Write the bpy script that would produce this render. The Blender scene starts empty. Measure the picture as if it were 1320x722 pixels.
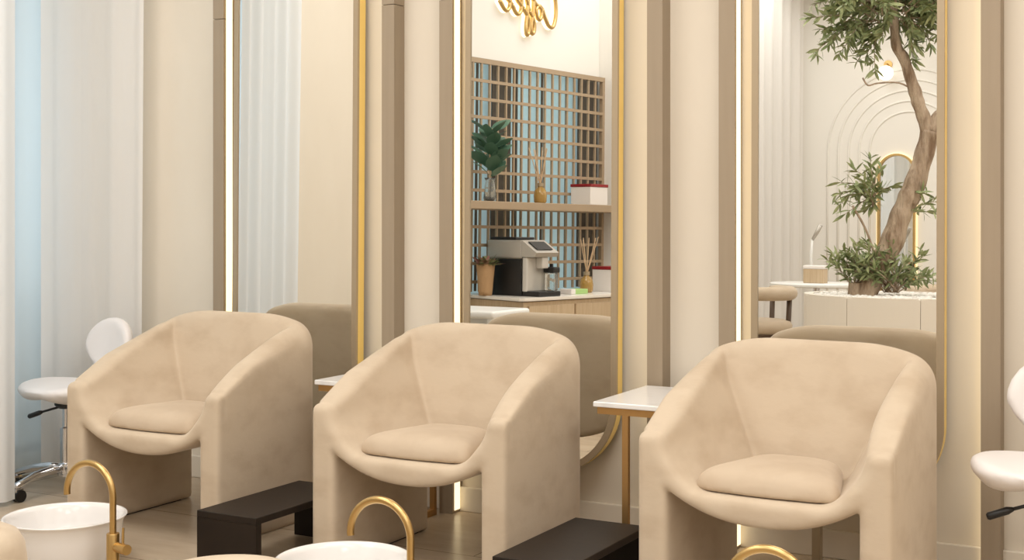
import bpy, bmesh, math, random
import numpy as np
from mathutils import Vector, Matrix
random.seed(7); np.random.seed(7)
PI = math.pi
R = math.radians
scene = bpy.context.scene
col = scene.collection

# ------------------------------------------------------------------ camera
cam_d = bpy.data.cameras.new('camera'); cam = bpy.data.objects.new('camera', cam_d); col.objects.link(cam)
cam.location = (0, -4.715, 1.25)
cam.rotation_euler = (R(90), 0, R(28.6))
cam_d.sensor_width = 36; cam_d.lens = 36*1723/1320
cam_d.shift_y = -(361-265)/1320
cam_d.clip_start = 0.05
scene.camera = cam

# ------------------------------------------------------------------ world and light
world = bpy.data.worlds.new('world'); scene.world = world; world.use_nodes = True
bgn = world.node_tree.nodes['Background']
bgn.inputs[0].default_value = (0.74, 0.86, 0.92, 1); bgn.inputs[1].default_value = 0.85
scene.view_settings.view_transform = 'Standard'; scene.view_settings.look = 'None'
scene.view_settings.gamma = 1; scene.view_settings.use_curve_mapping = False
scene.view_settings.exposure = -0.61
scene.cycles.max_bounces = 10; scene.cycles.diffuse_bounces = 5; scene.cycles.glossy_bounces = 6
scene.cycles.transparent_max_bounces = 12; scene.cycles.transmission_bounces = 6
scene.cycles.sample_clamp_indirect = 6; scene.cycles.caustics_reflective = True; scene.cycles.caustics_refractive = False

def area(name, loc, size, power, color=(1, .982, .955), rot=(0, 0, 0)):
    l = bpy.data.lights.new(name, 'AREA'); l.shape = 'RECTANGLE'; l.size = size[0]; l.size_y = size[1]
    l.energy = power; l.color = color
    o = bpy.data.objects.new(name, l); o.location = loc; o.rotation_euler = rot; col.objects.link(o); return o
CEIL = 3.5
LP = []
for lx in (-3.6, -1.2, 1.2):
    for ly, pw in ((-1.9, 58), (-4.3, 50), (-6.7, 48)):
        LP.append((lx, ly)); area('ceiling_panel_light', (lx, ly, CEIL-0.03), (1.5, 1.5), pw)
area('window_daylight', (-5.4, -0.85, 1.7), (1.8, 3.0), 42, (.72, .88, 1.0), (0, R(-90), 0))

# ------------------------------------------------------------------ materials
def lin(c):
    return tuple(((v/255)/12.92 if v/255 <= .04045 else ((v/255+.055)/1.055)**2.4) for v in c)+(1,)
MATS = {}
def mat(name, rgb, rough=.5, metal=0, noise=None, bump=None, sheen=0, coat=0, spec=.5, emit=None, stretch=(1, 1, 1), trans=0):
    if name in MATS: return MATS[name]
    m = bpy.data.materials.new(name); m.use_nodes = True; nt = m.node_tree; b = nt.nodes['Principled BSDF']
    c = lin(rgb); b.inputs['Base Color'].default_value = c
    b.inputs['Roughness'].default_value = rough; b.inputs['Metallic'].default_value = metal
    b.inputs['Specular IOR Level'].default_value = spec
    if sheen:
        b.inputs['Sheen Weight'].default_value = sheen; b.inputs['Sheen Roughness'].default_value = .35
        b.inputs['Sheen Tint'].default_value = (1, .93, .85, 1)
    if coat: b.inputs['Coat Weight'].default_value = coat; b.inputs['Coat Roughness'].default_value = .08
    if trans: b.inputs['Transmission Weight'].default_value = trans
    if emit:
        b.inputs['Emission Color'].default_value = emit[0]+(1,); b.inputs['Emission Strength'].default_value = emit[1]
    if noise or bump:
        tc = nt.nodes.new('ShaderNodeTexCoord'); mp = nt.nodes.new('ShaderNodeMapping'); mp.inputs['Scale'].default_value = stretch
        nt.links.new(tc.outputs['Object'], mp.inputs[0])
    if noise:   # (second colour, scale, detail, contrast low, high)
        n = nt.nodes.new('ShaderNodeTexNoise'); n.inputs['Scale'].default_value = noise[1]; n.inputs['Detail'].default_value = noise[2]
        r = nt.nodes.new('ShaderNodeValToRGB'); r.color_ramp.elements[0].position = noise[3]; r.color_ramp.elements[1].position = noise[4]
        r.color_ramp.elements[0].color = c; r.color_ramp.elements[1].color = lin(noise[0])
        nt.links.new(mp.outputs[0], n.inputs['Vector']); nt.links.new(n.outputs[0], r.inputs[0]); nt.links.new(r.outputs[0], b.inputs['Base Color'])
    if bump:    # (scale, strength, distance)
        n = nt.nodes.new('ShaderNodeTexNoise'); n.inputs['Scale'].default_value = bump[0]; n.inputs['Detail'].default_value = 3
        bp = nt.nodes.new('ShaderNodeBump'); bp.inputs['Strength'].default_value = bump[1]; bp.inputs['Distance'].default_value = bump[2]
        nt.links.new(mp.outputs[0], n.inputs['Vector']); nt.links.new(n.outputs[0], bp.inputs['Height']); nt.links.new(bp.outputs[0], b.inputs['Normal'])
    MATS[name] = m; return m

def cloth_mat(name, rgb, through, clear):
    m = bpy.data.materials.new(name); m.use_nodes = True; nt = m.node_tree; nt.nodes.clear()
    out = nt.nodes.new('ShaderNodeOutputMaterial'); d = nt.nodes.new('ShaderNodeBsdfDiffuse'); t = nt.nodes.new('ShaderNodeBsdfTranslucent')
    tr = nt.nodes.new('ShaderNodeBsdfTransparent'); a = nt.nodes.new('ShaderNodeMixShader'); b = nt.nodes.new('ShaderNodeMixShader')
    d.inputs[0].default_value = lin(rgb); t.inputs[0].default_value = lin(rgb)
    a.inputs[0].default_value = through; b.inputs[0].default_value = clear
    nt.links.new(d.outputs[0], a.inputs[1]); nt.links.new(t.outputs[0], a.inputs[2])
    nt.links.new(a.outputs[0], b.inputs[1]); nt.links.new(tr.outputs[0], b.inputs[2]); nt.links.new(b.outputs[0], out.inputs[0])
    return m

M_wall = mat('wall_plaster', (229, 220, 205), .75, noise=((224, 214, 198), 3, 5, .3, .7), bump=(60, .15, .002), stretch=(1, 1, .4))
M_wallfar = mat('far_wall_paint', (234, 231, 225), .8)
M_ceil = mat('ceiling_paint', (240, 236, 228), .9)
M_base = mat('baseboard_paint', (229, 220, 205), .5)
M_fin = mat('fin_laminate', (160, 144, 123), .55, noise=((156, 140, 119), 9, 4, .3, .7), stretch=(6, 6, .3))
M_velvet = mat('beige_velvet', (202, 185, 163), .85, noise=((189, 170, 147), 7.5, 10, .46, .76), sheen=.4, bump=(14, .25, .006), spec=.2, stretch=(1, 1, 1.6))
M_velvet2 = mat('beige_velvet_cushion', (198, 180, 158), .85, noise=((186, 166, 143), 7, 7, .44, .76), sheen=.35, bump=(18, .2, .004), spec=.2)
M_black = mat('dark_wenge_wood', (34, 24, 17), .5, noise=((25, 17, 12), 8, 5, .3, .7), stretch=(1, 12, 1), spec=.3)
M_gold = mat('brushed_gold', (204, 172, 116), .3, 1)
M_goldband = mat('mirror_edge_gold', (255, 230, 152), .38, 1)
M_bronze = mat('mirror_bronze', (172, 155, 130), .4, .35)
M_brass = mat('table_brass', (190, 152, 100), .38, .85)
M_mirror = mat('mirror_glass', (238, 238, 235), 0, 1)
M_marble = mat('white_marble', (240, 238, 236), .15, noise=((214, 212, 212), 5, 8, .55, .72), spec=.5)
M_ceramic = mat('white_ceramic', (234, 231, 229), .12, coat=.3)
M_white = mat('white_leather', (232, 227, 225), .42, bump=(40, .05, .002))
M_whitelam = mat('white_laminate', (236, 236, 234), .35)
M_chrome = mat('chrome', (215, 215, 218), .08, 1)
M_plastic = mat('black_plastic', (24, 23, 23), .4)
M_ledw = mat('led_diffuser', (255, 240, 205), .5, emit=((1, .82, .50), 2.3))
M_halo = mat('halo_led', (255, 245, 220), .5, emit=((1, .86, .6), 3.0))
M_globe = mat('globe_lamp', (255, 250, 240), .4, emit=((1, .92, .8), 2.2))
M_glass = mat('clear_glass', (245, 250, 250), .02, trans=.9)
M_oil = mat('amber_oil', (200, 160, 90), .08, trans=.35)
M_reed = mat('reed', (214, 184, 150), .8)
M_pane = cloth_mat('window_pane', (200, 225, 232), 0, .85)
M_drape = cloth_mat('drape_voile', (246, 244, 242), .40, .03)
M_sheer = cloth_mat('sheer_voile', (224, 232, 235), .45, .16)
M_bluepane = mat('daylit_blue_glass', (150, 188, 200), .25, emit=((.56, .72, .76), .60))  # emission put into the pane stands in for daylight behind it
M_lattice = mat('lattice_wood', (168, 147, 121), .6)
M_greydrape = mat('grey_blind', (94, 88, 80), .85)
M_oak = mat('light_oak', (206, 184, 154), .55, noise=((190, 166, 134), 6, 6, .3, .7), stretch=(10, 10, .5))
M_stone = mat('counter_stone', (238, 232, 224), .2)
M_leaf = mat('olive_leaf', (124, 138, 92), .5, noise=((166, 172, 126), 14, 2, .35, .7))
M_leafdk = mat('dark_green_leaf', (82, 116, 96), .45)
M_bark = mat('olive_bark', (186, 166, 144), .9, noise=((128, 104, 82), 7, 8, .42, .66), bump=(22, .9, .02), stretch=(3, 3, .6))
M_pebble = mat('white_pebble', (238, 234, 228), .7)
M_planter = mat('planter_fabric', (232, 225, 214), .8, bump=(120, .2, .002))
M_silver = mat('machine_silver', (186, 180, 172), .35, .55)
M_silverlt = mat('machine_front_silver', (214, 210, 204), .3, .4)
M_red = mat('red_lid', (140, 14, 22), .4)
M_box = mat('white_box', (236, 230, 226), .5)
M_green = mat('pale_green_pack', (170, 206, 130), .5)
M_kraft = mat('kraft_paper', (186, 150, 110), .85, bump=(30, .5, .01))
M_walnut = mat('dark_walnut', (86, 66, 50), .5)
M_dark = mat('dark_matte', (34, 28, 24), .7)

def floor_material():
    m = bpy.data.materials.new('floor_tile'); m.use_nodes = True; nt = m.node_tree; b = nt.nodes['Principled BSDF']
    tc = nt.nodes.new('ShaderNodeTexCoord'); mp = nt.nodes.new('ShaderNodeMapping'); mp.inputs['Scale'].default_value = (1, 4.5, 1)
    n = nt.nodes.new('ShaderNodeTexNoise'); n.inputs['Scale'].default_value = 1.7; n.inputs['Detail'].default_value = 7; n.inputs['Roughness'].default_value = .62
    r = nt.nodes.new('ShaderNodeValToRGB'); r.color_ramp.elements[0].position = .32; r.color_ramp.elements[1].position = .68
    r.color_ramp.elements[0].color = lin((178, 160, 138)); r.color_ramp.elements[1].color = lin((198, 181, 158))
    br = nt.nodes.new('ShaderNodeTexBrick'); br.offset = .5; br.inputs['Scale'].default_value = 1
    br.inputs['Brick Width'].default_value = 1.2; br.inputs['Row Height'].default_value = .6; br.inputs['Mortar Size'].default_value = .0028
    br.inputs['Color1'].default_value = (1, 1, 1, 1); br.inputs['Color2'].default_value = (.93, .93, .93, 1); br.inputs['Mortar'].default_value = (.45, .41, .38, 1)
    mx = nt.nodes.new('ShaderNodeMix'); mx.data_type = 'RGBA'; mx.blend_type = 'MULTIPLY'; mx.inputs['Factor'].default_value = 1
    nt.links.new(tc.outputs['Object'], mp.inputs[0]); nt.links.new(mp.outputs[0], n.inputs['Vector']); nt.links.new(n.outputs[0], r.inputs[0])
    nt.links.new(tc.outputs['Object'], br.inputs['Vector'])
    nt.links.new(r.outputs[0], mx.inputs['A']); nt.links.new(br.outputs[0], mx.inputs['B']); nt.links.new(mx.outputs['Result'], b.inputs['Base Color'])
    b.inputs['Roughness'].default_value = .26; b.inputs['Specular IOR Level'].default_value = .4
    return m
M_floor = floor_material()

# ------------------------------------------------------------------ helpers
def link(name, me, m, parent=None, loc=None, rot=None, smooth=False):
    if m is not None: me.materials.append(m)
    if smooth:
        for p in me.polygons: p.use_smooth = True
    o = bpy.data.objects.new(name, me); col.objects.link(o)
    if parent is not None: o.parent = parent
    if loc is not None: o.location = loc
    if rot is not None: o.rotation_euler = rot
    return o
def obj(name, bm, m, parent=None, loc=None, rot=None, smooth=False, auto=None):
    bmesh.ops.recalc_face_normals(bm, faces=bm.faces)
    if auto is not None:
        for f in bm.faces: f.smooth = True
        for e in bm.edges:
            if len(e.link_faces) == 2 and e.calc_face_angle(0) > R(auto): e.smooth = False
    me = bpy.data.meshes.new(name); bm.to_mesh(me); bm.free()
    return link(name, me, m, parent, loc, rot, smooth)
def thing(name, label, cat, loc=(0, 0, 0), rotz=0, group=None):
    o = bpy.data.objects.new(name, None); o.empty_display_size = .1; col.objects.link(o); o.location = loc; o.rotation_euler = (0, 0, rotz)
    return tag(o, label, cat, group)
def tag(o, label, cat, group=None, kind=None):
    o['label'] = label; o['category'] = cat
    if group: o['group'] = group
    if kind: o['kind'] = kind
    return o
def struct(name, bm, m, parent=None, **k):
    o = obj(name, bm, m, parent, **k)
    if parent is None: o['kind'] = 'structure'
    return o
def box(bm, x0, x1, y0, y1, z0, z1, bev=0, seg=2):
    r = bmesh.ops.create_cube(bm, size=1)
    vs = r['verts']
    for v in vs:
        v.co = Vector(((x0+x1)/2+v.co.x*(x1-x0), (y0+y1)/2+v.co.y*(y1-y0), (z0+z1)/2+v.co.z*(z1-z0)))
    if bev:
        es = list({e for v in vs for e in v.link_edges})
        bmesh.ops.bevel(bm, geom=es, offset=bev, segments=seg, affect='EDGES', profile=.5)
    return bm
def B(*a, **k): return box(bmesh.new(), *a, **k)
def lathe(bm, prof, n=48, c=(0, 0, 0), ax=None):
    rings = []
    for (r, z) in prof:
        rings.append([bm.verts.new((c[0]+r*math.cos(2*PI*i/n), c[1]+r*math.sin(2*PI*i/n), c[2]+z)) for i in range(n)] if r > 1e-6 else [bm.verts.new((c[0], c[1], c[2]+z))])
    for a, b in zip(rings[:-1], rings[1:]):
        for i in range(n):
            j = (i+1) % n
            if len(a) == 1 and len(b) == 1: continue
            if len(a) == 1: bm.faces.new((a[0], b[i], b[j]))
            elif len(b) == 1: bm.faces.new((a[i], a[j], b[0]))
            else: bm.faces.new((a[i], a[j], b[j], b[i]))
    return bm
def tube(bm, pts, rad, n=12, caps=True):
    pts = [Vector(p) for p in pts]
    if not hasattr(rad, '__len__'): rad = [rad]*len(pts)
    t = (pts[1]-pts[0]).normalized(); up = Vector((0, 0, 1)) if abs(t.z) < .9 else Vector((1, 0, 0))
    nrm = t.cross(up).normalized(); rings = []
    for i, p in enumerate(pts):
        if i == 0: d = pts[1]-pts[0]
        elif i == len(pts)-1: d = pts[-1]-pts[-2]
        else: d = (pts[i+1]-pts[i]).normalized()+(pts[i]-pts[i-1]).normalized()
        d.normalize(); nrm = (nrm-d*nrm.dot(d))
        if nrm.length < 1e-5: nrm = d.orthogonal()
        nrm.normalize(); bi = d.cross(nrm)
        rings.append([bm.verts.new(p+nrm*(rad[i]*math.cos(2*PI*k/n))+bi*(rad[i]*math.sin(2*PI*k/n))) for k in range(n)])
    for a, b in zip(rings[:-1], rings[1:]):
        for k in range(n): bm.faces.new((a[k], a[(k+1) % n], b[(k+1) % n], b[k]))
    if caps:
        bm.faces.new(rings[0][::-1]); bm.faces.new(rings[-1])
    return bm
def T(pts, rad, n=12): return tube(bmesh.new(), pts, rad, n)
def prism(bm, outline, z0, z1, bev=0):
    a = [bm.verts.new((x, y, z0)) for x, y in outline]; b = [bm.verts.new((x, y, z1)) for x, y in outline]; n = len(a)
    bm.faces.new(a[::-1]); bm.faces.new(b)
    for i in range(n): bm.faces.new((a[i], a[(i+1) % n], b[(i+1) % n], b[i]))
    if bev:
        bmesh.ops.bevel(bm, geom=[e for e in bm.edges if abs(e.verts[0].co.z-e.verts[1].co.z) < 1e-6], offset=bev, segments=2, affect='EDGES')
    return bm
def spline(P, k=8):
    P = [Vector(p) for p in P]; Q = [P[0]]+P+[P[-1]]; out = []
    for i in range(1, len(Q)-2):
        for j in range(k):
            t = j/k; a, b, c, d = Q[i-1], Q[i], Q[i+1], Q[i+2]
            out.append(.5*((2*b)+(c-a)*t+(2*a-5*b+4*c-d)*t*t+(3*b-a-3*c+d)*t**3))
    out.append(P[-1]); return out
def copy_tree(o, parent=None):
    c = o.copy(); col.objects.link(c)
    if parent is not None: c.parent = parent
    for ch in list(o.children): copy_tree(ch, c)
    return c

# smooth solid modelling: a field on a grid, its zero surface meshed by surface nets
def smax(a, b, k):
    h = np.clip(.5+.5*(a-b)/k, 0, 1); return b+(a-b)*h+k*h*(1-h)
def smin(a, b, k): return -smax(-a, -b, k)
def rrect(x, y, hx, hy, r):
    qx = np.abs(x)-hx+r; qy = np.abs(y)-hy+r
    return np.hypot(np.maximum(qx, 0), np.maximum(qy, 0))+np.minimum(np.maximum(qx, qy), 0)-r
def surface(name, fn, lo, hi, h, relax=1):
    ax = [np.arange(lo[i]-1.5*h, hi[i]+1.6*h, h) for i in range(3)]
    X, Y, Z = np.meshgrid(*ax, indexing='ij'); F = fn(X, Y, Z)
    nx, ny, nz = F.shape; S = F < 0
    corners = [(a, b, c) for a in (0, 1) for b in (0, 1) for c in (0, 1)]
    def sub(A, c): return A[c[0]:nx-1+c[0], c[1]:ny-1+c[1], c[2]:nz-1+c[2]]
    cnt = sum(sub(S, c).astype(int) for c in corners); act = (cnt > 0) & (cnt < 8)
    acc = np.zeros(act.shape+(3,)); num = np.zeros(act.shape)
    for c in corners:
        for a in range(3):
            if c[a] == 0:
                d = list(c); d[a] = 1; d = tuple(d)
                fa, fb = sub(F, c), sub(F, d); cr = (sub(S, c) != sub(S, d))
                t = np.where(cr, fa/np.where(cr, fa-fb, 1), 0)
                for q in range(3): acc[..., q] += cr*(c[q]+(t if q == a else 0))
                num += cr
    idx = -np.ones(act.shape, int); ids = np.argwhere(act); idx[act] = np.arange(len(ids))
    V = ids+acc[act]/num[act][:, None]; V = V*h+np.array([a[0] for a in ax])
    faces = []
    for a in range(3):
        b, c = (a+1) % 3, (a+2) % 3
        sl0 = [slice(None)]*3; sl1 = [slice(None)]*3; sl0[a] = slice(0, -1); sl1[a] = slice(1, None)
        cr = S[tuple(sl0)] != S[tuple(sl1)]
        for p in np.argwhere(cr):
            if p[b] < 1 or p[c] < 1 or p[b] >= F.shape[b]-1 or p[c] >= F.shape[c]-1: continue
            q = []
            for (db, dc) in ((-1, -1), (0, -1), (0, 0), (-1, 0)):
                r = p.copy(); r[b] += db; r[c] += dc; q.append(idx[tuple(r)])
            if S[tuple(p)]: faces.append(q)
            else: faces.append(q[::-1])
    bm = bmesh.new(); vs = [bm.verts.new(v) for v in V]
    for q in faces:
        try: bm.faces.new([vs[i] for i in q])
        except ValueError: pass
    for _ in range(relax): bmesh.ops.smooth_vert(bm, verts=bm.verts, factor=.5, use_axis_x=True, use_axis_y=True, use_axis_z=True)
    me = bpy.data.meshes.new(name); bm.to_mesh(me); bm.free()
    for p in me.polygons: p.use_smooth = True
    return me

# ------------------------------------------------------------------ room shell
struct('floor', B(-5.4, 3.2, -8.4, .2, -.1, 0), M_floor)
struct('ceiling', B(-5.4, 3.2, -8.4, .2, CEIL, CEIL+.1), M_ceil)
struct('wall_back', B(-5.4, 3.2, 0, .2, 0, CEIL), M_wall)
struct('wall_right', B(3.0, 3.2, -8.4, 0, 0, CEIL), M_wallfar)
# left wall with a window opening Y -1.75..-0.12
WL = -4.95
bm = bmesh.new()
box(bm, WL-.15, WL, -.12, 0, 0, CEIL); box(bm, WL-.15, WL, -2.8, -1.72, 0, CEIL)
box(bm, WL-.15, WL, -1.72, -.12, 3.2, CEIL); box(bm, WL-.15, WL, -1.72, -.12, 0, .08)
struct('wall_left', bm, M_wall)
w1 = bpy.data.objects.new('window_1', None); col.objects.link(w1); w1['kind'] = 'structure'; w1.location = (WL-.08, -.92, 0)
bm = bmesh.new()
for y in (-.78, -.26, .26, .78): box(bm, -.03, .03, y-.02, y+.02, .08, 3.2)
for z in (.1, 3.18): box(bm, -.03, .03, -.80, .80, z-.02, z+.02)
obj('window_frame', bm, M_greydrape, w1)
obj('window_pane', B(-.004, .004, -.79, .79, .1, 3.18), M_pane, w1)

# angled run of the left wall carrying the coffee counter: local x runs along it, local y points into the room
UO = Vector((-4.697, -3.504, 0)); UD = Vector((math.sin(R(11)), -math.cos(R(11)), 0)); UN = Vector((math.cos(R(11)), math.sin(R(11)), 0))
UROT = math.atan2(UD.y, UD.x)
def U(t, o, z=0): return UO+UD*t+UN*o+Vector((0, 0, z))
bm = bmesh.new()      # wall behind, with a window behind the lattice
def ubox(bm, t0, t1, o0, o1, z0, z1, bev=0): return box(bm, t0, t1, o0, o1, z0, z1, bev)
# (object is placed at UO and turned by UROT; its local +y must be UN, so mirror the sign)
SG = 1 if (Vector((-math.sin(UROT), math.cos(UROT), 0)).dot(UN) > 0) else -1
def ub(t0, t1, o0, o1, z0, z1, bev=0, bm=None):
    bm = bm or bmesh.new(); a, b = sorted((SG*o0, SG*o1)); return box(bm, t0, t1, a, b, z0, z1, bev)
def up(name, bm, m, parent=None, **k):
    if parent is not None: return obj(name, bm, m, parent, **k)
    return obj(name, bm, m, None, UO, (0, 0, UROT), **k)
bm = bmesh.new()
ub(-.95, -.25, -.2, -.06, 0, CEIL, bm=bm); ub(-.25, 1.56, -.2, -.06, 2.37, CEIL, bm=bm); ub(-.25, 1.56, -.2, -.06, 0, .70, bm=bm)
ub(1.56, 2.0, -.2, .16, 0, CEIL, bm=bm); ub(2.0, 5.0, -.2, .0, 0, CEIL, bm=bm)
wa = up('wall_left_angled', bm, M_wallfar); wa['kind'] = 'structure'
bm = bmesh.new(); ub(-.25, 1.56, -.15, -.13, .70, 2.37, bm=bm)
w2 = up('window_2', bm, M_bluepane); w2['kind'] = 'structure'
tagw = [(.16, .33), (.40, .44), (1.13, 1.55), (-.04, .0)]
# far wall with raised concentric arches
struct('wall_far', B(-5.4, 3.2, -8.4, -8.2, 0, CEIL), M_wallfar)
ACX, ACZ = -2.73, 1.94
for i, rr in enumerate((.36, .46, .56, .66, .76)):
    pts = [(ACX-rr, -8.2, .12)]+[(ACX-rr*math.cos(a), -8.2, ACZ+rr*math.sin(a)) for a in [PI*k/32 for k in range(33)]]+[(ACX+rr, -8.2, .12)]
    struct('trim_%d' % (20+i), T(pts, .011, 8), M_wallfar, smooth=True)
# baseboards
for n, a in (('back', (-5.0, 3.0, -.018, 0)), ('right', (2.982, 3.0, -8.2, -.02)), ('far', (-5.0, 3.0, -8.2, -8.182)), ('left', (WL, WL+.018, -2.8, -.02))):
    struct('baseboard_'+n, B(a[0], a[1], a[2], a[3], 0, .10, bev=.004), M_base)

# fins with LED strips beside every mirror
PITCH = 1.195
finx = []
for k in range(4):
    finx += [(-.8751*4.64+k*PITCH, 1), (-.6783*4.64+k*PITCH, -1)]
for i, (fx, side) in enumerate(finx):
    w = .062
    f = struct('trim_%d' % (i+1), B(fx, fx+w, -.078, 0, 0, 2.085), M_fin)
    obj('fin_upper', B(fx, fx+w, -.078, 0, 2.088, CEIL), M_fin, f)
    if side > 0: obj('led_strip', B(fx+w, fx+w+.003, -.062, -.022, .012, CEIL-.02), M_ledw, f)
    else: obj('led_strip', B(fx-.003, fx, -.034, -.008, .012, CEIL-.02), M_ledw, f)

# ------------------------------------------------------------------ armchairs
def chair_field(x, y, z):
    ax = np.abs(x)
    s0 = np.clip((y+.30)/.5, 0, 1); rad = .018+.075*s0*s0*(3-2*s0)
    qx = ax-.386+rad; qy = np.where(y > 0, y-.325, -y-.30)+rad
    plan = np.hypot(np.maximum(qx, 0), np.maximum(qy, 0))+np.minimum(np.maximum(qx, qy), 0)-rad
    ztop = np.interp(y, [-.32, -.27, -.10, .06, .16, .24, .34], [.545, .562, .655, .737, .785, .812, .808])
    ztop = ztop-.055*np.clip((ax-.14)/.24, 0, 1)**2*np.clip((y+.10)/.3, 0, 1)
    top = (z-ztop)*.87
    k = .020+.050*s0*s0
    body = smax(plan, top, k)
    body = smax(body, -z, .01)
    body = body+.0035*np.exp(-((y+.262)/.0055)**2)*np.clip((z-.46)/.03, 0, 1)
    # inner tub
    t = z-.40
    wf = smin(.222+.90*t, .312+0*t, .04); wr = smin(.150+.47*t, .305+0*t, .04)
    s = np.clip((y+.30)/.42, 0, 1); w = wf*(1-s)+wr*s
    side = (ax-w)*.82
    back = (y-(.125+.27*(z-.42)))*.95
    tub = smax(smax(side, back, .008), (.392-z), .04)
    body = smax(body, -tub, .032)
    # tunnel below the seat
    zc = .308+.082*np.clip(ax/.292, 0, 1)**2.3
    cav = smax(ax-.290, z-zc, .012)
    body = smax(body, -cav, .028)
    return body
chair_me = surface('shell', chair_field, (-.40, -.32, -.01), (.40, .345, .84), .0072, relax=1)
def cushion_field(x, y, z):
    ax = np.abs(x)
    s = np.clip((y+.27)/.40, 0, 1); hw = .232-.105*s
    bow = .022*(1-(x/.24)**2)            # front edge bows forward
    d = smax((ax-hw)*.97, np.abs(y+.075)-.175-np.where(y < 0, bow, 0), .045)
    puff = np.clip(-d/.12, 0, 1); puff = puff*(2-puff)
    zt = .446+.030*puff; zb = .398+0*x-.004
    return smax(smax(d, z-zt, .04), zb-z, .008)
cushion_me = surface('seat_cushion', cushion_field, (-.27, -.29, .38), (.27, .13, .48), .0085, relax=1)
chair_me.materials.append(M_velvet); cushion_me.materials.append(M_velvet2)
def make_chair():
    t = thing('armchair', '', 'armchair')
    link('shell', chair_me, None, t); link('seat_cushion', cushion_me, None, t)
    for s in (-1, 1): obj('shadow_gap_strip', B(s*.333-.03, s*.333+.03, -.26, .26, -.0, .012), M_dark, t)  # dark strips added for the shadow line under the side panels
    return t
c0 = make_chair()
for i, (x, rz, lab) in enumerate(((-3.645, 0, 'beige velvet tub armchair nearest the curtained window, smallest of the three'),
                                  (-2.455, 0, 'beige velvet tub armchair in the middle, between the two dark benches'),
                                  (-1.222, -1.5, 'large beige velvet tub armchair at the right, beside the marble table'))):
    c = c0 if i == 0 else copy_tree(c0)
    c.location = (x, -.667, 0); c.rotation_euler = (0, 0, R(rz)); c['label'] = lab; c['group'] = 'velvet armchairs in front of the mirrors'

# ------------------------------------------------------------------ mirrors
def capsule(hw, r, z0, z1, n=20):
    P = []
    for (cx, cz, a0) in ((hw-r, z0+r, -90), (hw-r, z1-r, 0), (-hw+r, z1-r, 90), (-hw+r, z0+r, 180)):
        for k in range(n+1):
            a = R(a0+90*k/n); P.append((cx+r*math.cos(a), cz+r*math.sin(a)))
    return P
def ring(out_, in_, y0, y1):
    bm = bmesh.new(); n = len(out_)
    V = [[bm.verts.new((x, y, z)) for x, z in o] for o, y in ((out_, y0), (in_, y0), (in_, y1), (out_, y1))]
    for a in range(4):
        A, Bq = V[a], V[(a+1) % 4]
        for i in range(n): bm.faces.new((A[i], A[(i+1) % n], Bq[(i+1) % n], Bq[i]))
    return bm
TILT = R(-.6)
def make_mirror():
    t = thing('wall_mirror', '', 'mirror')
    z0, z1, hw, r = .215-1.25, 2.43-1.25, .335, .29
    O = capsule(hw, r, z0, z1); I = capsule(hw-.024, r-.024, z0+.024, z1-.024)
    obj('frame', ring(O, I, 0, .014), M_bronze, t, auto=40)
    obj('gold_band', ring(capsule(hw-.001, r-.001, z0+.001, z1-.001), capsule(hw-.012, r-.012, z0+.012, z1-.012), .014, .058), M_goldband, t, auto=40)
    bm = bmesh.new(); J = capsule(hw-.02, r-.02, z0+.02, z1-.02); a = [bm.verts.new((x, .006, z)) for x, z in J]; b = [bm.verts.new((x, .010, z)) for x, z in J]
    bm.faces.new(a); bm.faces.new(b[::-1])
    for i in range(len(a)): bm.faces.new((a[i], b[i], b[(i+1) % len(a)], a[(i+1) % len(a)]))
    obj('glass', bm, M_mirror, t)
    bm = bmesh.new(); J = capsule(hw-.014, r-.014, z0+.014, z1-.014); a = [bm.verts.new((x, .014, z)) for x, z in J]; b = [bm.verts.new((x, .05, z)) for x, z in J]
    bm.faces.new(a); bm.faces.new(b[::-1])
    for i in range(len(a)): bm.faces.new((a[i], b[i], b[(i+1) % len(a)], a[(i+1) % len(a)]))
    obj('backing', bm, M_dark, t)
    for s in (-.1, .1):
        obj('support_post', B(s-.014, s+.014, .012, .05, -1.25, z0+.03), M_bronze, t)
    return t
m0 = make_mirror()
for i, lab in enumerate(('tall rounded mirror at the left, reflecting the white curtain',
                         'tall rounded mirror in the middle, reflecting the coffee counter',
                         'tall rounded mirror at the right, reflecting the olive tree')):
    m = m0 if i == 0 else copy_tree(m0)
    m.location = (-3.600+i*1.196, -.091, 1.25); m.rotation_euler = (TILT, 0, 0); m['label'] = lab; m['group'] = 'backlit mirrors along the wall'

# ------------------------------------------------------------------ benches
def make_bench():
    t = thing('foot_bench', '', 'bench')
    obj('top', B(-.13, .13, -.285, .285, .176, .20, bev=.0025), M_black, t)
    for s in (-1, 1): obj('side_panel', B(-.129, .129, s*.270-.0145, s*.270+.0145, 0, .176), M_black, t)
    return t
b0 = make_bench()
for i, (x, y, lab) in enumerate(((-3.03, -.905, 'dark wooden foot bench between the left and middle armchairs'),
                                 (-1.838, -.945, 'dark wooden foot bench in front of the marble table on brass legs'))):
    b = b0 if i == 0 else copy_tree(b0)
    b.location = (x, y, 0); b['label'] = lab; b['group'] = 'dark benches between the armchairs'

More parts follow.
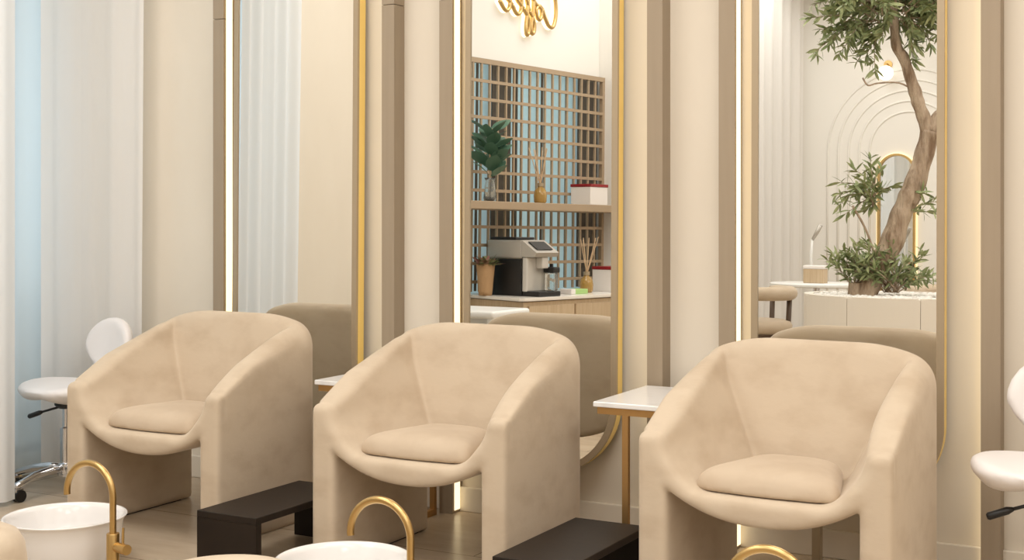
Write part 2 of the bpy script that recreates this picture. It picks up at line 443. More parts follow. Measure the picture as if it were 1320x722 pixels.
# ------------------------------------------------------------------ side tables
def make_table():
    t = thing('side_table', '', 'table')
    obj('tabletop', B(0, .28, -.47, 0, .562, .58, bev=.003), M_marble, t)
    for x0, x1, y0, y1 in ((.012, .268, -.46, -.442), (.012, .268, -.03, -.012), (.012, .03, -.442, -.03), (.25, .268, -.442, -.03)):
        obj('frame_rail', B(x0, x1, y0, y1, .538, .562), M_brass, t)
    for x in (.115, .257):
        for y in (-.451, -.021): obj('leg', B(x-.011, x+.011, y-.009, y+.009, 0, .538), M_brass, t)
        obj('floor_rail', B(x-.011, x+.011, -.442, -.03, 0, .024), M_brass, t)
    return t
t0 = make_table()
for i, (x, lab) in enumerate(((-3.125, 'marble topped brass side table mostly hidden between left and middle armchairs'),
                              (-1.945, 'marble topped brass side table left of the right armchair'))):
    t = t0 if i == 0 else copy_tree(t0)
    t.location = (x, -.10, 0); t['label'] = lab; t['group'] = 'marble side tables'

# ------------------------------------------------------------------ basins and faucets
def make_basin():
    p = [(0, 0), (.150, 0), (.174, .006), (.184, .03), (.194, .10), (.199, .142), (.208, .157), (.2115, .160), (.2105, .163), (.205, .164), (.198, .160), (.190, .148), (.182, .10), (.168, .045), (.14, .025), (.02, .020), (0, .020)]
    return obj('foot_basin', lathe(bmesh.new(), p, 72), M_ceramic, smooth=True)
k0 = make_basin()
for i, lab in enumerate(('round white foot basin at the lower left, in front of the left armchair',
                         'round white foot basin in front of the middle armchair',
                         'round white foot basin in front of the right armchair, below the arched tap')):
    b = k0 if i == 0 else copy_tree(k0)
    b.location = (-3.625+i*PITCH, -1.345, 0); tag(b, lab, 'basin', 'round foot basins in front of the armchairs')
def make_faucet():
    t = thing('basin_tap', '', 'tap')
    obj('tap_body', lathe(bmesh.new(), [(0, 0), (.032, 0), (.032, .008), (.0215, .012), (.0215, .140), (.020, .143), (0, .143)], 32), M_gold, t, auto=40)
    r = .108
    pts = [(0, 0, .14), (0, 0, .20), (0, 0, .24), (0, 0, .262)]+[(-r+r*math.cos(a), 0, .262+r*math.sin(a)) for a in [PI*k/24 for k in range(1, 25)]]
    pts += [(-2*r+.001, 0, .252)]
    obj('spout', T(pts, .0115, 20), M_gold, t, auto=50)
    h = obj('handle', T([(.015, 0, .098), (.045, -.006, .098), (.078, -.014, .098)], [.0165, .0175, .0175], 24), M_gold, t, auto=40)
    obj('lever', T([(.052, -.006, .112), (.053, -.006, .168)], .0042, 10), M_gold, h, auto=40)
    return t
f0 = make_faucet()
for i, lab in enumerate(('gold arched tap with handle beside the lower left basin', 'gold arched tap over the basin before the middle armchair',
                         'gold tap arch just showing below the right armchair')):
    f = f0 if i == 0 else copy_tree(f0)
    f.location = (-3.346+i*PITCH, -1.395, 0); f['label'] = lab; f['group'] = 'gold taps beside the basins'

# ------------------------------------------------------------------ round poufs
p = [(0, 0), (.17, 0), (.185, .012), (.198, .05), (.204, .2), (.204, .33), (.198, .375), (.182, .402), (.155, .415), (.11, .421), (0, .423)]
for (x, y, lab) in ((-2.035, -2.355, 'top of a round beige velvet stool at the bottom edge, below the left bench'),
                    (-2.915, -2.41, 'round beige velvet stool at the lower left corner, beside the basin')):
    o = obj('round_pouf', lathe(bmesh.new(), p, 64), M_velvet, loc=(x, y, 0), smooth=True); tag(o, lab, 'pouf', 'round velvet poufs')

# ------------------------------------------------------------------ white swivel stools
def seat_field(x, y, z):
    r = np.hypot(x, y*1.04); sad = .03*(y/.2)**2*np.sign(y+1e-9)*0+.022*np.cos(np.clip(x/.2, -1, 1)*PI)*-1
    zt = .055+.016*(x/.2)**2-.014*np.clip((-y+.0)/.2, 0, 1)**2
    zb = -.014+.012*np.cos(x/.2*PI*1.2)+.03*np.clip((r-.12)/.08, 0, 1)**2
    return smax(smax(r-.228, z-zt, .06), zb-z, .06)
seat_me = surface('seat', seat_field, (-.25, -.24, -.07), (.25, .24, .09), .011, relax=1); seat_me.materials.append(M_white)
def back_field(x, y, z):
    w = .15-.05*np.clip((-z)/.12, 0, 1)**1.3
    d = smax(np.hypot(x*(.15/w), z*1.12)-.15, 0*x-1, .02)
    yc = 1.2*x**2*-1
    return smax(d, np.abs(y-yc)-.028, .035)
back_me = surface('backrest', back_field, (-.17, -.08, -.15), (.17, .05, .15), .010, relax=1); back_me.materials.append(M_white)
def make_stool():
    t = thing('swivel_stool', '', 'stool')
    link('seat', seat_me, None, t, (0, 0, .417))
    link('backrest', back_me, None, t, (0, .25, .612), (R(-8), 0, 0))
    obj('back_bracket', T(spline([(0, .05, .385), (0, .19, .385), (0, .265, .45), (0, .28, .56)], 5), .011, 8), M_plastic, t, smooth=True)
    obj('seat_plate', lathe(bmesh.new(), [(0, .365), (.03, .365), (.05, .38), (.05, .40), (0, .40)], 24), M_plastic, t, auto=40)
    obj('gas_column', lathe(bmesh.new(), [(0, .09), (.026, .09), (.026, .28), (.016, .285), (.016, .37), (0, .37)], 24), M_chrome, t, auto=40)
    l = obj('height_lever', T([(0, -.03, .375), (-.10, -.06, .345)], .005, 8), M_plastic, t, smooth=True)
    obj('lever_grip', T([(-.09, -.057, .348), (-.105, -.061, .343), (-.155, -.075, .325), (-.16, -.077, .323)], [.006, .011, .011, .007], 10), M_plastic, l, smooth=True)
    obj('hub', lathe(bmesh.new(), [(0, .07), (.035, .07), (.04, .09), (.034, .125), (.026, .13), (0, .13)], 24), M_chrome, t, auto=40)
    for k in range(5):
        a = 2*PI*k/5+R(200); c, s = math.cos(a), math.sin(a)
        leg = obj('base_leg', T([(c*r_, s*r_, z_) for r_, z_ in ((.02, .105), (.08, .108), (.16, .098), (.22, .08), (.255, .068), (.268, .064))], [.02, .019, .017, .015, .016, .008], 12), M_chrome, t, smooth=True)
        cx, cy = c*.245, s*.245
        cs = obj('caster', B(cx-.010, cx+.010, cy-.02, cy+.02, .035, .06, bev=.004), M_chrome, leg)
        for w_ in (-1, 1):
            bm = bmesh.new(); ox, oy = cx-s*.011*w_, cy+c*.011*w_
            tube(bm, [(ox-s*.007*-1*w_, oy+c*.007*-1*w_, .026), (ox-s*.007*w_, oy+c*.007*w_, .026)], .026, 20)
            obj('caster_wheel', bm, M_plastic, leg, auto=40)
    return t
s0 = make_stool()
for i, (x, y, rz, lab) in enumerate(((-4.505, -.52, -6, 'white swivel stool with backrest, beside the curtain and left armchair'),
                                     (-.490, -.555, 0, 'white swivel stool at the right edge, by the brown pillar'))):
    s = s0 if i == 0 else copy_tree(s0)
    s.location = (x, y, 0); s.scale = (1, 1, 1+.06*i); s.rotation_euler = (0, 0, R(rz)); s['label'] = lab; s['group'] = 'white swivel stools'

# ------------------------------------------------------------------ curtains
def curtain(name, path, z0, z1, amp, wl, m, label, n=220, shift=(0, 0), slant=0, seed=1):
    rnd = random.Random(seed); P = spline([(a, b, 0) for a, b in path], 12)
    L = [0]
    for a, b in zip(P[:-1], P[1:]): L.append(L[-1]+(b-a).length)
    tot = L[-1]; bm = bmesh.new(); rows = 10; grid = []
    ph = [rnd.uniform(0, 6.28) for _ in range(4)]
    def at(s):
        s = min(max(s, 0), tot*.9999); k = 0
        while L[k+1] < s: k += 1
        u = (s-L[k])/(L[k+1]-L[k]); p = P[k].lerp(P[k+1], u); d = (P[k+1]-P[k]).normalized(); return p, Vector((-d.y, d.x, 0))
    for j in range(rows+1):
        v = j/rows; z = z0+(z1-z0)*v; row = []
        for i in range(n+1):
            s = tot*i/n; p, nn = at(s)
            if slant: p, nn = at(s*(1-slant*(1-v)))
            w = amp*(math.sin(2*PI*s/wl+ph[0]+.5*math.sin(s*5+ph[1]))+.16*math.sin(2*PI*s/(wl*.43)+ph[2]+v*.8))*(1-.25*v)
            row.append(bm.verts.new((p.x+nn.x*w, p.y+nn.y*w, z)))
        grid.append(row)
    for j in range(rows):
        for i in range(n): bm.faces.new((grid[j][i], grid[j][i+1], grid[j+1][i+1], grid[j+1][i]))
    o = obj(name, bm, m, smooth=True); return tag(o, label, 'curtain', 'white voile curtains')
curtain('curtain', [(-4.88, -1.70), (-4.88, -.9), (-4.88, -.12)], .02, 3.42, .010, .24, M_sheer, 'thin pale blue sheer behind the white drapes, showing as a blue strip', seed=3)
curtain('curtain', [(-4.80, -.40), (-4.80, -.28), (-4.76, -.16), (-4.60, -.115), (-4.43, -.11)], .02, 3.42, .013, .19, M_drape, 'white voile drape hanging behind the left swivel stool, up to the tan wall', slant=.04, seed=5)
curtain('curtain', [(-4.72, -1.60), (-4.66, -1.30), (-4.56, -.98), (-4.50, -.80)], .02, 3.42, .020, .17, M_drape, 'white voile drape at the far left edge, nearest the viewer', seed=8)
bm = bmesh.new(); tube(bm, [(-4.80, -1.7, 3.45), (-4.80, -.12, 3.45)], .012, 8); tube(bm, [(-4.80, -.12, 3.45), (-4.42, -.12, 3.45)], .012, 8)
tag(obj('curtain_rail', bm, M_bronze), 'slim curtain rail above the white drapes', 'curtain rail')

# ------------------------------------------------------------------ coffee counter (seen in the middle mirror)
t = thing('lattice_screen', 'taupe square lattice screen in front of the blue window, seen in the middle mirror', 'screen', UO, UROT)
bm = bmesh.new(); ub(-.25, 1.56, -.03, 0, 2.325, 2.36, bm=bm); ub(1.53, 1.56, -.03, 0, .72, 2.33, bm=bm); ub(-.25, -.22, -.03, 0, .72, 2.33, bm=bm)
obj('screen_frame', bm, M_lattice, t)
x = -.205+.108
while x < 1.52:
    obj('upright_slat', ub(x-.007, x+.007, -.018, -.002, .72, 2.33), M_lattice, t); x += .0905
z = 2.33-.128
while z > .76:
    obj('cross_slat', ub(-.22, 1.53, -.012, 0, z-.011, z+.011), M_lattice, t); z -= .1285
t = thing('blind', 'dark grey hanging blinds behind the lattice screen', 'blind', UO, UROT)
for a, b in ((.27, .48), (1.30, 1.55)): obj('blind_panel', ub(a, b, -.075, -.065, .72, 2.36), M_greydrape, t)
for a in (.10, .54, .84, 1.14): obj('blind_panel', ub(a, a+.018, -.075, -.065, .72, 2.36), M_greydrape, t)
o = up('wall_shelf', ub(-.40, 1.56, -.03+.032, .22, 1.295, 1.350, bev=.004), M_lattice); tag(o, 'long taupe shelf across the lattice screen, above the coffee machine', 'shelf')
# counter
t = thing('counter_cabinet', 'pale oak counter under the coffee machine, seen in the middle mirror', 'cabinet', UO, UROT)
def oprism(pts, z0, z1, bev=0): return prism(bmesh.new(), [(a, SG*b) for a, b in pts], z0, z1, bev)
obj('body', oprism([(-.085, .53), (.04, -.05), (1.555, -.05), (1.555, .53)], .06, .672), M_oak, t)
obj('plinth', oprism([(-.03, .49), (.06, -.04), (1.55, -.04), (1.55, .49)], 0, .06), M_dark, t)
for k in range(3): obj('cabinet_door', ub(-.04+k*.52, .46+k*.52, .53, .545, .08, .645, .003), M_oak, t)
o = up('countertop', oprism([(-.105, .545), (-.12, .52), (0.02, -.055), (1.56, -.055), (1.56, .555), (-.09, .555)], .678, .70, .004), M_stone)
tag(o, 'white stone countertop carrying the coffee machine, in the middle mirror', 'countertop')
o2 = o
# coffee machine
t = thing('coffee_machine', 'silver and black bean to cup coffee machine on the white counter', 'coffee machine', U(.11, .08, .70), UROT)
S = SG
def mb(x0, x1, y0, y1, z0, z1, bev=0, bm=None):
    a, b = sorted((S*y0, S*y1)); return box(bm or bmesh.new(), x0, x1, a, b, z0, z1, bev)
obj('lower_body', mb(0, .25, 0, .27, .0, .255, .006), M_plastic, t)
obj('upper_body', mb(-.004, .254, -.04, .272, .255, .385, .012), M_silver, t)
bm = bmesh.new(); vs = [(.0, .27, .385), (.25, .27, .385), (.25, .40, .30), (.0, .40, .30), (.0, .27, .27), (.25, .27, .27), (.25, .385, .27), (0, .385, .27)]
V = [bm.verts.new((a, S*b, c)) for a, b, c in vs]
for q in ((0, 1, 2, 3), (4, 5, 6, 7), (0, 3, 7, 4), (1, 2, 6, 5), (3, 2, 6, 7), (0, 1, 5, 4)): bm.faces.new([V[i] for i in q])
cp = obj('control_panel', bm, M_silver, t)
bm = bmesh.new(); V = [bm.verts.new((a, S*b, c)) for a, b, c in ((.04, .295, .372), (.21, .295, .372), (.21, .375, .320), (.04, .375, .320))]; f = bm.faces.new(V)
r = bmesh.ops.extrude_face_region(bm, geom=[f]); bmesh.ops.translate(bm, verts=[v for v in r['geom'] if isinstance(v, bmesh.types.BMVert)], vec=(0, S*.003, .004))
obj('screen', bm, M_plastic, cp)
obj('front_panel', mb(.005, .245, .27, .315, .03, .27, .01), M_silverlt, t)
obj('bean_lid', mb(.02, .23, -.03, .20, .386, .405, .006), M_plastic, t)
obj('spout_head', mb(.10, .17, .315, .375, .19, .27, .008), M_silverlt, t)
obj('drip_tray', mb(.01, .25, .27, .42, 0, .035, .006), M_plastic, t)
cf = obj('milk_carafe', mb(.185, .25, .325, .40, .036, .16, .01), M_glass, t)
obj('carafe_lid', mb(.18, .255, .318, .41, .161, .20, .008), M_plastic, cf)
obj('carafe_knob', lathe(bmesh.new(), [(0, .20), (.013, .20), (.013, .222), (0, .222)], 16, (.217, S*.362, 0)), M_plastic, cf)
# potted plant in kraft paper
t = thing('paper_bag_plant', 'small succulent plant in a crumpled kraft paper bag, left of the coffee machine', 'plant', U(-.0, .12, .70))
obj('paper_bag', lathe(bmesh.new(), [(0, 0), (.045, 0), (.05, .03), (.058, .13), (.066, .21), (.063, .222), (.055, .20), (.045, .12), (0, .11)], 12), M_kraft, t, smooth=True)
def leaf(bm, p, d, up_, L, W, segs=3, curl=.15, fold=.25):
    d = Vector(d).normalized(); s = d.cross(Vector(up_)); s = s.normalized() if s.length > 1e-4 else d.orthogonal().normalized(); u = s.cross(d)
    prev = None; p = Vector(p)
    for i in range(segs+1):
        v = i/segs; w = W*math.sin(PI*min(max(v*.92+.06, 0), 1))**.8; q = p+d*(L*v)-u*(curl*L*v*v)
        cur = (bm.verts.new(q-s*w+u*(fold*w)), bm.verts.new(q), bm.verts.new(q+s*w+u*(fold*w)))
        if prev:
            bm.faces.new((prev[0], prev[1], cur[1], cur[0])); bm.faces.new((prev[1], prev[2], cur[2], cur[1]))
        prev = cur
rnd = random.Random(4)
bm = bmesh.new()
for k in range(80):
    a = rnd.uniform(0, 6.28); e = rnd.uniform(.3, 1.3); r_ = rnd.uniform(0, .045)
    leaf(bm, (r_*math.cos(a), r_*math.sin(a), .20), (math.cos(a)*math.cos(e), math.sin(a)*math.cos(e), math.sin(e)), (0, 0, 1), rnd.uniform(.055, .10), .018)
obj('foliage', bm, mat('succulent', (128, 138, 96), .5, noise=((160, 110, 100), 18, 2, .45, .6)), t, smooth=True)
def diffuser(t_, o_, z_, sc, lab):
    t = thing('reed_diffuser', lab, 'diffuser', U(t_, o_, z_)); t.scale = (sc,)*3
    b = obj('bottle', lathe(bmesh.new(), [(0, 0), (.035, 0), (.042, .012), (.044, .05), (.038, .085), (.018, .105), (.016, .13), (.020, .134), (.013, .135), (0, .13)], 24), M_oil, t, smooth=True)
    obj('collar', lathe(bmesh.new(), [(.0165, .112), (.021, .112), (.021, .134), (.0165, .134)], 20), M_bronze, b)
    rn = random.Random(int(t_*100))
    for k in range(7):
        a = 2*PI*k/7; sp = rn.uniform(.03, .085)
        obj('reed', T([(-.004*math.cos(a), -.004*math.sin(a), .10), (sp*math.cos(a), sp*math.sin(a), .355+rn.uniform(-.02, .02))], .0028, 6), M_reed, t)
diffuser(.93, .30, .70, 1.15, 'amber reed diffuser on the counter, right of the coffee machine')
diffuser(.60, .12, 1.35, 1.1, 'amber reed diffuser on the shelf, left of the white box')
def lidbox(t0, t1, o0, o1, z0, h, lab):
    t = thing('storage_box', lab, 'box', U((t0+t1)/2, (o0+o1)/2, z0), UROT); hx, hy = (t1-t0)/2, (o1-o0)/2
    obj('box_body', B(-hx, hx, -hy, hy, 0, h, bev=.003), M_box, t)
    obj('lid', B(-hx-.004, hx+.004, -hy-.004, hy+.004, h, h+.022, bev=.003), M_red, t)
lidbox(1.10, 1.32, .02, .205, 1.35, .135, 'white box with dark red lid standing on the shelf')
lidbox(1.14, 1.38, .20, .40, .70, .165, 'white canister with dark red lid on the counter, partly cut by the mirror frame')
t = thing('product_pack', 'pale green pack lying on the counter beside the coffee machine', 'pack', U(.70, .36, .70), UROT)
obj('pack', B(-.10, .10, -.05, .05, 0, .035, bev=.004), M_green, t)
obj('pack_band', B(-.103, -.05, -.052, .052, .001, .037, bev=.003), M_box, t)
# leafy stems in a glass vase, on the shelf
t = thing('leaf_vase', 'dark green broad leaves in a clear glass vase, at the left end of the shelf', 'vase', U(-.02, .17, 1.35))
obj('glass_vase', lathe(bmesh.new(), [(0, 0), (.04, 0), (.046, .02), (.036, .10), (.03, .14), (.040, .16), (.036, .16), (.027, .14), (.032, .10), (.041, .02), (0, .01)], 24), M_glass, t, smooth=True)
obj('stem', T([(0, 0, .02), (.005, 0, .16), (0, .01, .34), (.01, 0, .5)], .006, 8), M_reed, t, smooth=True)
bm = bmesh.new()
for k in range(24):
    a = 2.4*k; z = .17+.0135*k; ca, sa = math.cos(a), math.sin(a); tg = rnd.uniform(-.5, .5)
    leaf(bm, (.01*ca, .01*sa, z), (ca*.55-sa*tg, sa*.55+ca*tg, .75), (ca, sa, -.3), rnd.uniform(.13, .17), .052, 6, -.35, .12)
obj('foliage', bm, M_leafdk, t, smooth=True)

# neon word sign above the lattice; s runs left to right for someone facing that wall
t = thing('script_sign', 'gold script neon word sign high on the wall above the lattice screen', 'sign', U(.96, -.06, 0), UROT)
def sp(s, z, o=.035): return (-s, S*o, z)
letters = [
 [(.165, 2.93), (.13, 3.0), (.07, 3.0), (.02, 2.90), (.01, 2.78), (.04, 2.69), (.09, 2.685), (.14, 2.74), (.175, 2.80)],
 [(.175, 2.80), (.215, 2.82), (.245, 2.79), (.235, 2.735), (.205, 2.72), (.185, 2.75), (.19, 2.80), (.235, 2.82)],
 [(.235, 2.82), (.285, 2.86), (.315, 2.97), (.295, 3.02), (.275, 2.96), (.28, 2.80), (.305, 2.66), (.295, 2.605), (.27, 2.63), (.275, 2.70), (.33, 2.77)],
 [(.33, 2.77), (.37, 2.88), (.385, 2.98), (.365, 3.03), (.345, 2.97), (.345, 2.80), (.365, 2.65), (.355, 2.59), (.33, 2.62), (.34, 2.71), (.40, 2.78)],
 [(.40, 2.78), (.47, 2.83), (.47, 2.875), (.44, 2.885), (.42, 2.83), (.43, 2.75), (.475, 2.73), (.53, 2.79)],
 [(.53, 2.79), (.60, 2.84), (.60, 2.885), (.57, 2.895), (.55, 2.84), (.56, 2.76), (.605, 2.74), (.67, 2.80)]]
for L_ in letters:
    f = obj('letter_tube', T([sp(s, z) for s, z, _ in spline([(a, b, 0) for a, b in L_], 6)], .0155, 10), M_gold, t, smooth=True)
    obj('light_tube', T([sp(s, z, .008) for s, z, _ in spline([(a, b, 0) for a, b in L_], 6)], .017, 8), M_halo, f, smooth=True)
# white manicure desk, seen in the bottom of the middle mirror
t = thing('manicure_desk', 'white desk with rounded corners, low in the middle mirror', 'desk', (-4.26, -2.66, -.02), 0)
obj('desktop', B(-.34, .34, -.24, .24, .64, .685, bev=.018, seg=4), M_whitelam, t)
for s in (-1, 1): obj('side_panel', B(s*.31-.025, s*.31+.025, -.22, .22, 0, .645, bev=.01), M_whitelam, t)
obj('modesty_panel', B(-.29, .29, -.02, .0, .12, .64), M_whitelam, t)

# ------------------------------------------------------------------ olive tree in a planter (seen in the right mirror)
PC = Vector((-2.06, -4.66, 0)); PR = .60
t = thing('round_planter', 'large round cream upholstered planter holding the olive tree', 'planter', PC)
n = 8
for k in range(n):
    a0, a1 = 2*PI*k/n+R(62), 2*PI*(k+1)/n+R(62); bm = bmesh.new(); m_ = 10
    out_ = [(PR*math.cos(a0+(a1-a0)*(j/m_)*.992+.003), PR*math.sin(a0+(a1-a0)*(j/m_)*.992+.003)) for j in range(m_+1)]
    inn = [(x*.9, y*.9) for x, y in out_[::-1]]
    obj('padded_panel', prism(bm, out_+inn, .03, .742, .008), M_planter, t)
obj('inner_liner', lathe(bmesh.new(), [(0, .03), (PR*.885, .03), (PR*.885, .66), (PR*.87, .66), (PR*.87, .05), (0, .05)], 48), M_dark, t)
bm = bmesh.new(); rnd = random.Random(11)
lathe(bm, [(0, .69), (PR*.86, .69), (PR*.86, .715), (PR*.6, .722), (0, .725)], 40, PC)
for k in range(900):
    a = rnd.uniform(0, 6.28); r_ = PR*.87*math.sqrt(rnd.random()); s_ = rnd.uniform(.011, .022)
    bmesh.ops.create_icosphere(bm, subdivisions=1, radius=s_, matrix=Matrix.Translation(PC+Vector((r_*math.cos(a), r_*math.sin(a), .727+rnd.uniform(0, .01)))) @ Matrix.Diagonal((1, 1.3, .7, 1)))
tag(obj('pebbles', bm, M_pebble, smooth=True), 'white pebbles covering the top of the round planter', 'pebbles', kind='stuff')

TB = Vector((-2.222, -4.506, .72))
t = thing('olive_tree', 'olive tree with leaning twisted trunk growing out of the round planter', 'tree', TB)
trunk = [(-2.222, -4.506, .72), (-2.20, -4.515, .80), (-2.13, -4.552, .952), (-2.06, -4.58, 1.10), (-2.015, -4.608, 1.266), (-1.965, -4.63, 1.39), (-1.923, -4.653, 1.502), (-1.87, -4.68, 1.70), (-1.835, -4.70, 1.84)]
Lb = [(-1.842, -4.695, 1.82), (-1.872, -4.675, 1.93), (-1.905, -4.65, 2.03), (-1.923, -4.64, 2.103), (-1.955, -4.62, 2.21), (-1.992, -4.598, 2.337), (-2.035, -4.571, 2.42), (-2.05, -4.56, 2.58), (-2.061, -4.552, 2.728), (-2.09, -4.54, 2.95)]
Rb = [(-1.835, -4.70, 1.84), (-1.79, -4.72, 1.93), (-1.72, -4.76, 2.02), (-1.63, -4.80, 2.2), (-1.55, -4.83, 2.5)]
def rel(P): return [Vector(p)-TB for p in P]
def wob(P, rr, k=5):
    Q = spline(P, k); n = len(Q); out = [rr[0]+(rr[1]-rr[0])*i/(n-1) for i in range(n)]
    return Q, [r_*(1+.05*math.sin(i*1.3)+.05*math.sin(i*.47+1)) for i, r_ in enumerate(out)]
Q, rr_ = wob(rel(trunk), (.080, .064)); tk = obj('trunk', T(Q, rr_, 14), M_bark, t, smooth=True)
Q, rr_ = wob(rel(Lb), (.050, .026)); obj('bough', T(Q, rr_, 12), M_bark, t, smooth=True)
Q, rr_ = wob(rel(Rb), (.058, .03)); obj('bough', T(Q, rr_, 12), M_bark, t, smooth=True)
obj('cut_stump', lathe(bmesh.new(), [(0, 0), (.058, 0), (.052, .04), (.048, .10), (.04, .104), (0, .10)], 14, Vector((-2.275, -4.47, .72))-TB), M_bark, t, smooth=False)
rnd = random.Random(21)
def twigs(name_, starts, nleaf, leafL, m_leaf):
    bl = bmesh.new(); bt = bmesh.new()
    for (p, e, th) in starts:
        p = Vector(p)-TB; e = Vector(e)-TB; mid = (p+e)/2+Vector((rnd.uniform(-.04, .04), rnd.uniform(-.04, .04), rnd.uniform(0, .05)))
        Q = spline([p, mid, e], 6); tube(bt, Q, [th*(1-.75*i/(len(Q)-1)) for i in range(len(Q))], 5)
        for k in range(nleaf):
            v = .25+.75*(k+rnd.random())/nleaf; i = min(int(v*(len(Q)-1)), len(Q)-2); q = Q[i].lerp(Q[i+1], v*(len(Q)-1)-i); d = (Q[i+1]-Q[i]).normalized()
            sd = Vector((rnd.gauss(0, 1), rnd.gauss(0, 1), rnd.gauss(0, .8))).normalized(); dd = (d*.8+sd*.9)
            leaf(bl, q, dd, (rnd.gauss(0, 1), rnd.gauss(0, 1), 1), leafL*rnd.uniform(.7, 1.25), leafL*.13, 3, rnd.uniform(0, .25))
    obj('twigs', bt, M_bark, t, smooth=True)
    obj(name_, bl, m_leaf, t, smooth=True)
def rpt(c, r_):
    while True:
        v = Vector((rnd.uniform(-1, 1), rnd.uniform(-1, 1), rnd.uniform(-1, 1)))
        if .2 < v.length <= 1: return Vector((c[0]+v.x*r_[0], c[1]+v.y*r_[1], c[2]+v.z*r_[2]))
st = []
for k in range(105):
    e = rpt((-2.06, -4.55, 2.78), (.60, .50, .34)); s = rpt((-2.05, -4.56, 2.70), (.12, .12, .25)); s = s.lerp(e, .35); st.append((s, e, .006))
for (dx, z) in ((-.52, 2.36), (-.42, 2.42), (-.36, 2.35), (-.24, 2.30), (-.18, 2.34), (-.12, 2.24), (-.48, 2.52), (-.30, 2.44), (.16, 2.40), (.24, 2.42), (.12, 2.30), (-.56, 2.60), (-.2, 2.45), (-.40, 2.50), (.3, 2.5)):
    st.append(((-2.05+dx*.35, -4.56, 2.60), (-2.05+dx*.92, -4.56-dx*.5, z), .006))
twigs('foliage', st, 30, .084, M_leaf)
obj('dead_twig', T([Vector(q)-TB for q in spline([(-1.93, -4.64, 2.12), (-2.02, -4.58, 2.17), (-2.14, -4.50, 2.165), (-2.20, -4.47, 2.15), (-2.23, -4.45, 2.20)], 4)], .006, 6), M_bark, t, smooth=True)
st = []
for (x, z) in ((-2.42, 1.42), (-2.40, 1.34), (-2.40, 1.50), (-2.36, 1.28), (-2.28, 1.58), (-2.20, 1.66), (-2.14, 1.60), (-2.25, 1.30), (-2.12, 1.45), (-2.30, 1.40), (-2.16, 1.36), (-2.22, 1.50), (-2.05, 1.48), (-2.28, 1.48)):
    st.append(((-2.17, -4.53, 1.36+rnd.uniform(-.05, .08)), (x, -4.56-(x+2.15)*.45+rnd.uniform(-.08, .08), z), .005))
st += [((-2.02, -4.60, 1.28), (-1.80, -4.70, 1.30), .005), ((-2.0, -4.60, 1.26), (-1.77, -4.72, 1.38), .005), ((-2.0, -4.6, 1.45), (-1.85, -4.66, 1.42), .004)]
twigs('foliage', st, 18, .082, M_leaf)
obj('shoot', T([Vector(q)-TB for q in spline([(-2.16, -4.53, .78), (-2.16, -4.53, .98), (-2.22, -4.51, 1.18), (-2.30, -4.47, 1.34)], 5)], .008, 7), M_bark, t, smooth=True)
st = []
for k in range(18):
    a = rnd.uniform(-.85, 1.1); L_ = rnd.uniform(.18, .30); e = (-2.28+math.sin(a)*L_*.85, -4.47-math.sin(a)*L_*.45+rnd.uniform(-.12, .12), .78+math.cos(a)*L_*1.05); st.append(((-2.28, -4.47, .78), e, .004))
for k in range(30):
    a = rnd.uniform(-1.1, 1.35); L_ = rnd.uniform(.18, .42); e = (-2.06+math.sin(a)*L_*.75, -4.53-math.sin(a)*L_*.4+rnd.uniform(-.14, .14), .74+math.cos(a)*L_); st.append(((-2.06+rnd.uniform(-.05, .05), -4.56, .76), e, .004))
twigs('foliage', st, 17, .076, M_leaf)

# ------------------------------------------------------------------ far end of the room (right mirror)
def wwin(t0, t1, idx):
    bm = bmesh.new(); ub(t0, t1, .0, .02, .1, 3.2, bm=bm); return bm
P = [U(3.2, .12), U(3.7, .13), U(4.2, .12), U(4.66, .12)]
curtain('curtain', [(p.x, p.y) for p in P], .02, 3.42, .028, .17, M_drape, 'white voile curtain at the far end of the room, left side of the right mirror', seed=12)
o = thing('wall_sconce', 'small glowing globe wall lamp above the arches, behind the tree', 'lamp', (-2.92, -8.2, 2.66))
obj('back_plate', lathe(bmesh.new(), [(0, 0), (.04, 0), (.04, .015), (0, .015)], 20), M_gold, o, loc=(0, 0, .09), rot=(R(-90), 0, 0))
obj('arm', T([(0, .01, .09), (0, .10, .09), (0, .10, .06)], .008, 8), M_gold, o)
bm = bmesh.new(); bmesh.ops.create_uvsphere(bm, u_segments=24, v_segments=16, radius=.07, matrix=Matrix.Translation((0, .10, 0))); obj('globe', bm, M_globe, o, smooth=True)
M_rim = mat('rim_led', (255, 235, 190), .5, emit=((1, .82, .5), 1.3))
t = thing('arched_mirror', 'narrow arched mirror with a glowing gold rim, behind the tree trunk', 'mirror', (-2.83, -8.19, 0))
O = capsule(.17, .168, .55, 1.90); O2 = [(x, max(z, .55)) for x, z in O]
obj('rim', ring(capsule(.175, .173, .54, 1.905), capsule(.155, .153, .56, 1.885), .0, .05), M_gold, t, auto=40)
obj('led_rim', ring(capsule(.19, .188, .52, 1.92), capsule(.175, .173, .54, 1.905), .0, .012), M_rim, t, auto=40)
bm = bmesh.new(); a = [bm.verts.new((x, .02, z)) for x, z in capsule(.158, .156, .557, 1.888)]; b = [bm.verts.new((x, .01, z)) for x, z in capsule(.158, .156, .557, 1.888)]
bm.faces.new(a); bm.faces.new(b[::-1])
for i in range(len(a)): bm.faces.new((a[i], b[i], b[(i+1) % len(a)], a[(i+1) % len(a)]))
obj('mirror_glass', bm, M_mirror, t)

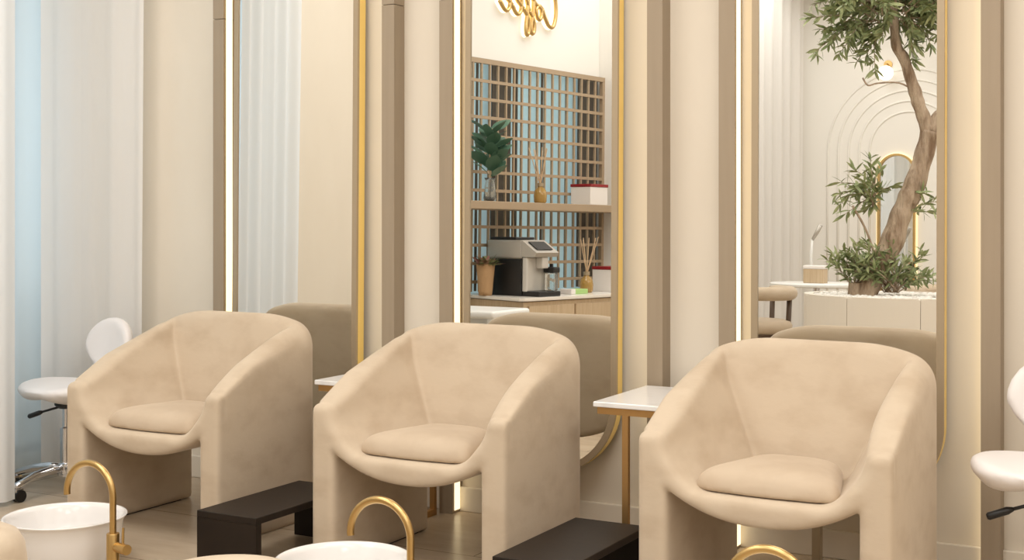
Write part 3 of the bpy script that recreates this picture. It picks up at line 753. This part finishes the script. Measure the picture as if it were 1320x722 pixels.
def lounge_chair(loc, rz, lab):
    t = thing('lounge_chair', lab, 'armchair', loc, rz)
    pts = [(.27*math.cos(a), .25*math.sin(a), .70) for a in [R(-25)+R(230)*k/20 for k in range(21)]]
    obj('back_roll', T(pts, [.045]+[.052]*19+[.045], 14), M_velvet, t, smooth=True)
    obj('seat', lathe(bmesh.new(), [(0, .40), (.25, .40), (.27, .42), (.275, .46), (.26, .49), (.22, .50), (0, .50)], 40), M_velvet, t, smooth=True)
    obj('seat_rail', lathe(bmesh.new(), [(0, .37), (.255, .37), (.255, .40), (0, .40)], 40), M_walnut, t)
    for a in (-20, 50, 130, 200):
        c, s = math.cos(R(a)), math.sin(R(a)); obj('leg', T([(.255*c, .24*s, 0), (.25*c, .235*s, .40), (.265*c, .245*s, .69)], [.014, .02, .02], 10), M_walnut, t, smooth=True)
    return t
lounge_chair((-3.22, -5.22, 0), R(-60), 'beige armchair with dark wooden legs behind the planter, at the left of the right mirror')
c = lounge_chair((-2.02, -6.35, 0), R(150), 'beige armchair at the far table, just showing at the right of the planter')
t = thing('round_table', 'round white table behind the planter, carrying the desk lamp', 'table', (-3.06, -6.30, 0))
obj('tabletop', lathe(bmesh.new(), [(0, .715), (.36, .715), (.375, .722), (.375, .738), (.365, .745), (0, .745)], 48), M_whitelam, t, auto=40)
obj('pedestal', lathe(bmesh.new(), [(0, 0), (.2, 0), (.2, .015), (.03, .03), (.03, .715), (0, .715)], 32), M_chrome, t, auto=40)
t = thing('wooden_box', 'small pale wooden box with white rounded lid on the round table', 'box', (-3.06, -6.27, .745))
obj('box_body', B(-.085, .085, -.06, .06, 0, .115, bev=.004), M_oak, t); obj('lid', B(-.09, .09, -.065, .065, .115, .145, bev=.013, seg=3), M_box, t)
t = thing('desk_lamp', 'slim white desk lamp with tilted head beside the wooden box', 'lamp', (-3.13, -6.42, .745))
obj('lamp_base', lathe(bmesh.new(), [(0, 0), (.06, 0), (.06, .012), (0, .014)], 24), M_whitelam, t, auto=40)
obj('stem', T([(0, 0, .01), (-.01, .0, .22), (0, 0, .36)], [.014, .012, .01], 10), M_whitelam, t, smooth=True)
obj('lamp_head', T([(0, 0, .35), (.035, -.02, .42), (.06, -.035, .475)], [.012, .018, .018], 10), M_silver, t, smooth=True)

# ceiling fixtures
for i, (lx, ly) in enumerate(LP):
    f = obj('ceiling_light', ring([(x, z) for x, z in ((.80, .80), (-.80, .80), (-.80, -.80), (.80, -.80))], [(x, z) for x, z in ((.76, .76), (-.76, .76), (-.76, -.76), (.76, -.76))], -.0, .03), M_whitelam, loc=(lx, ly, CEIL), rot=(R(-90), 0, 0))
    tag(f, 'square recessed ceiling light panel with white frame', 'ceiling light', 'ceiling light panels')
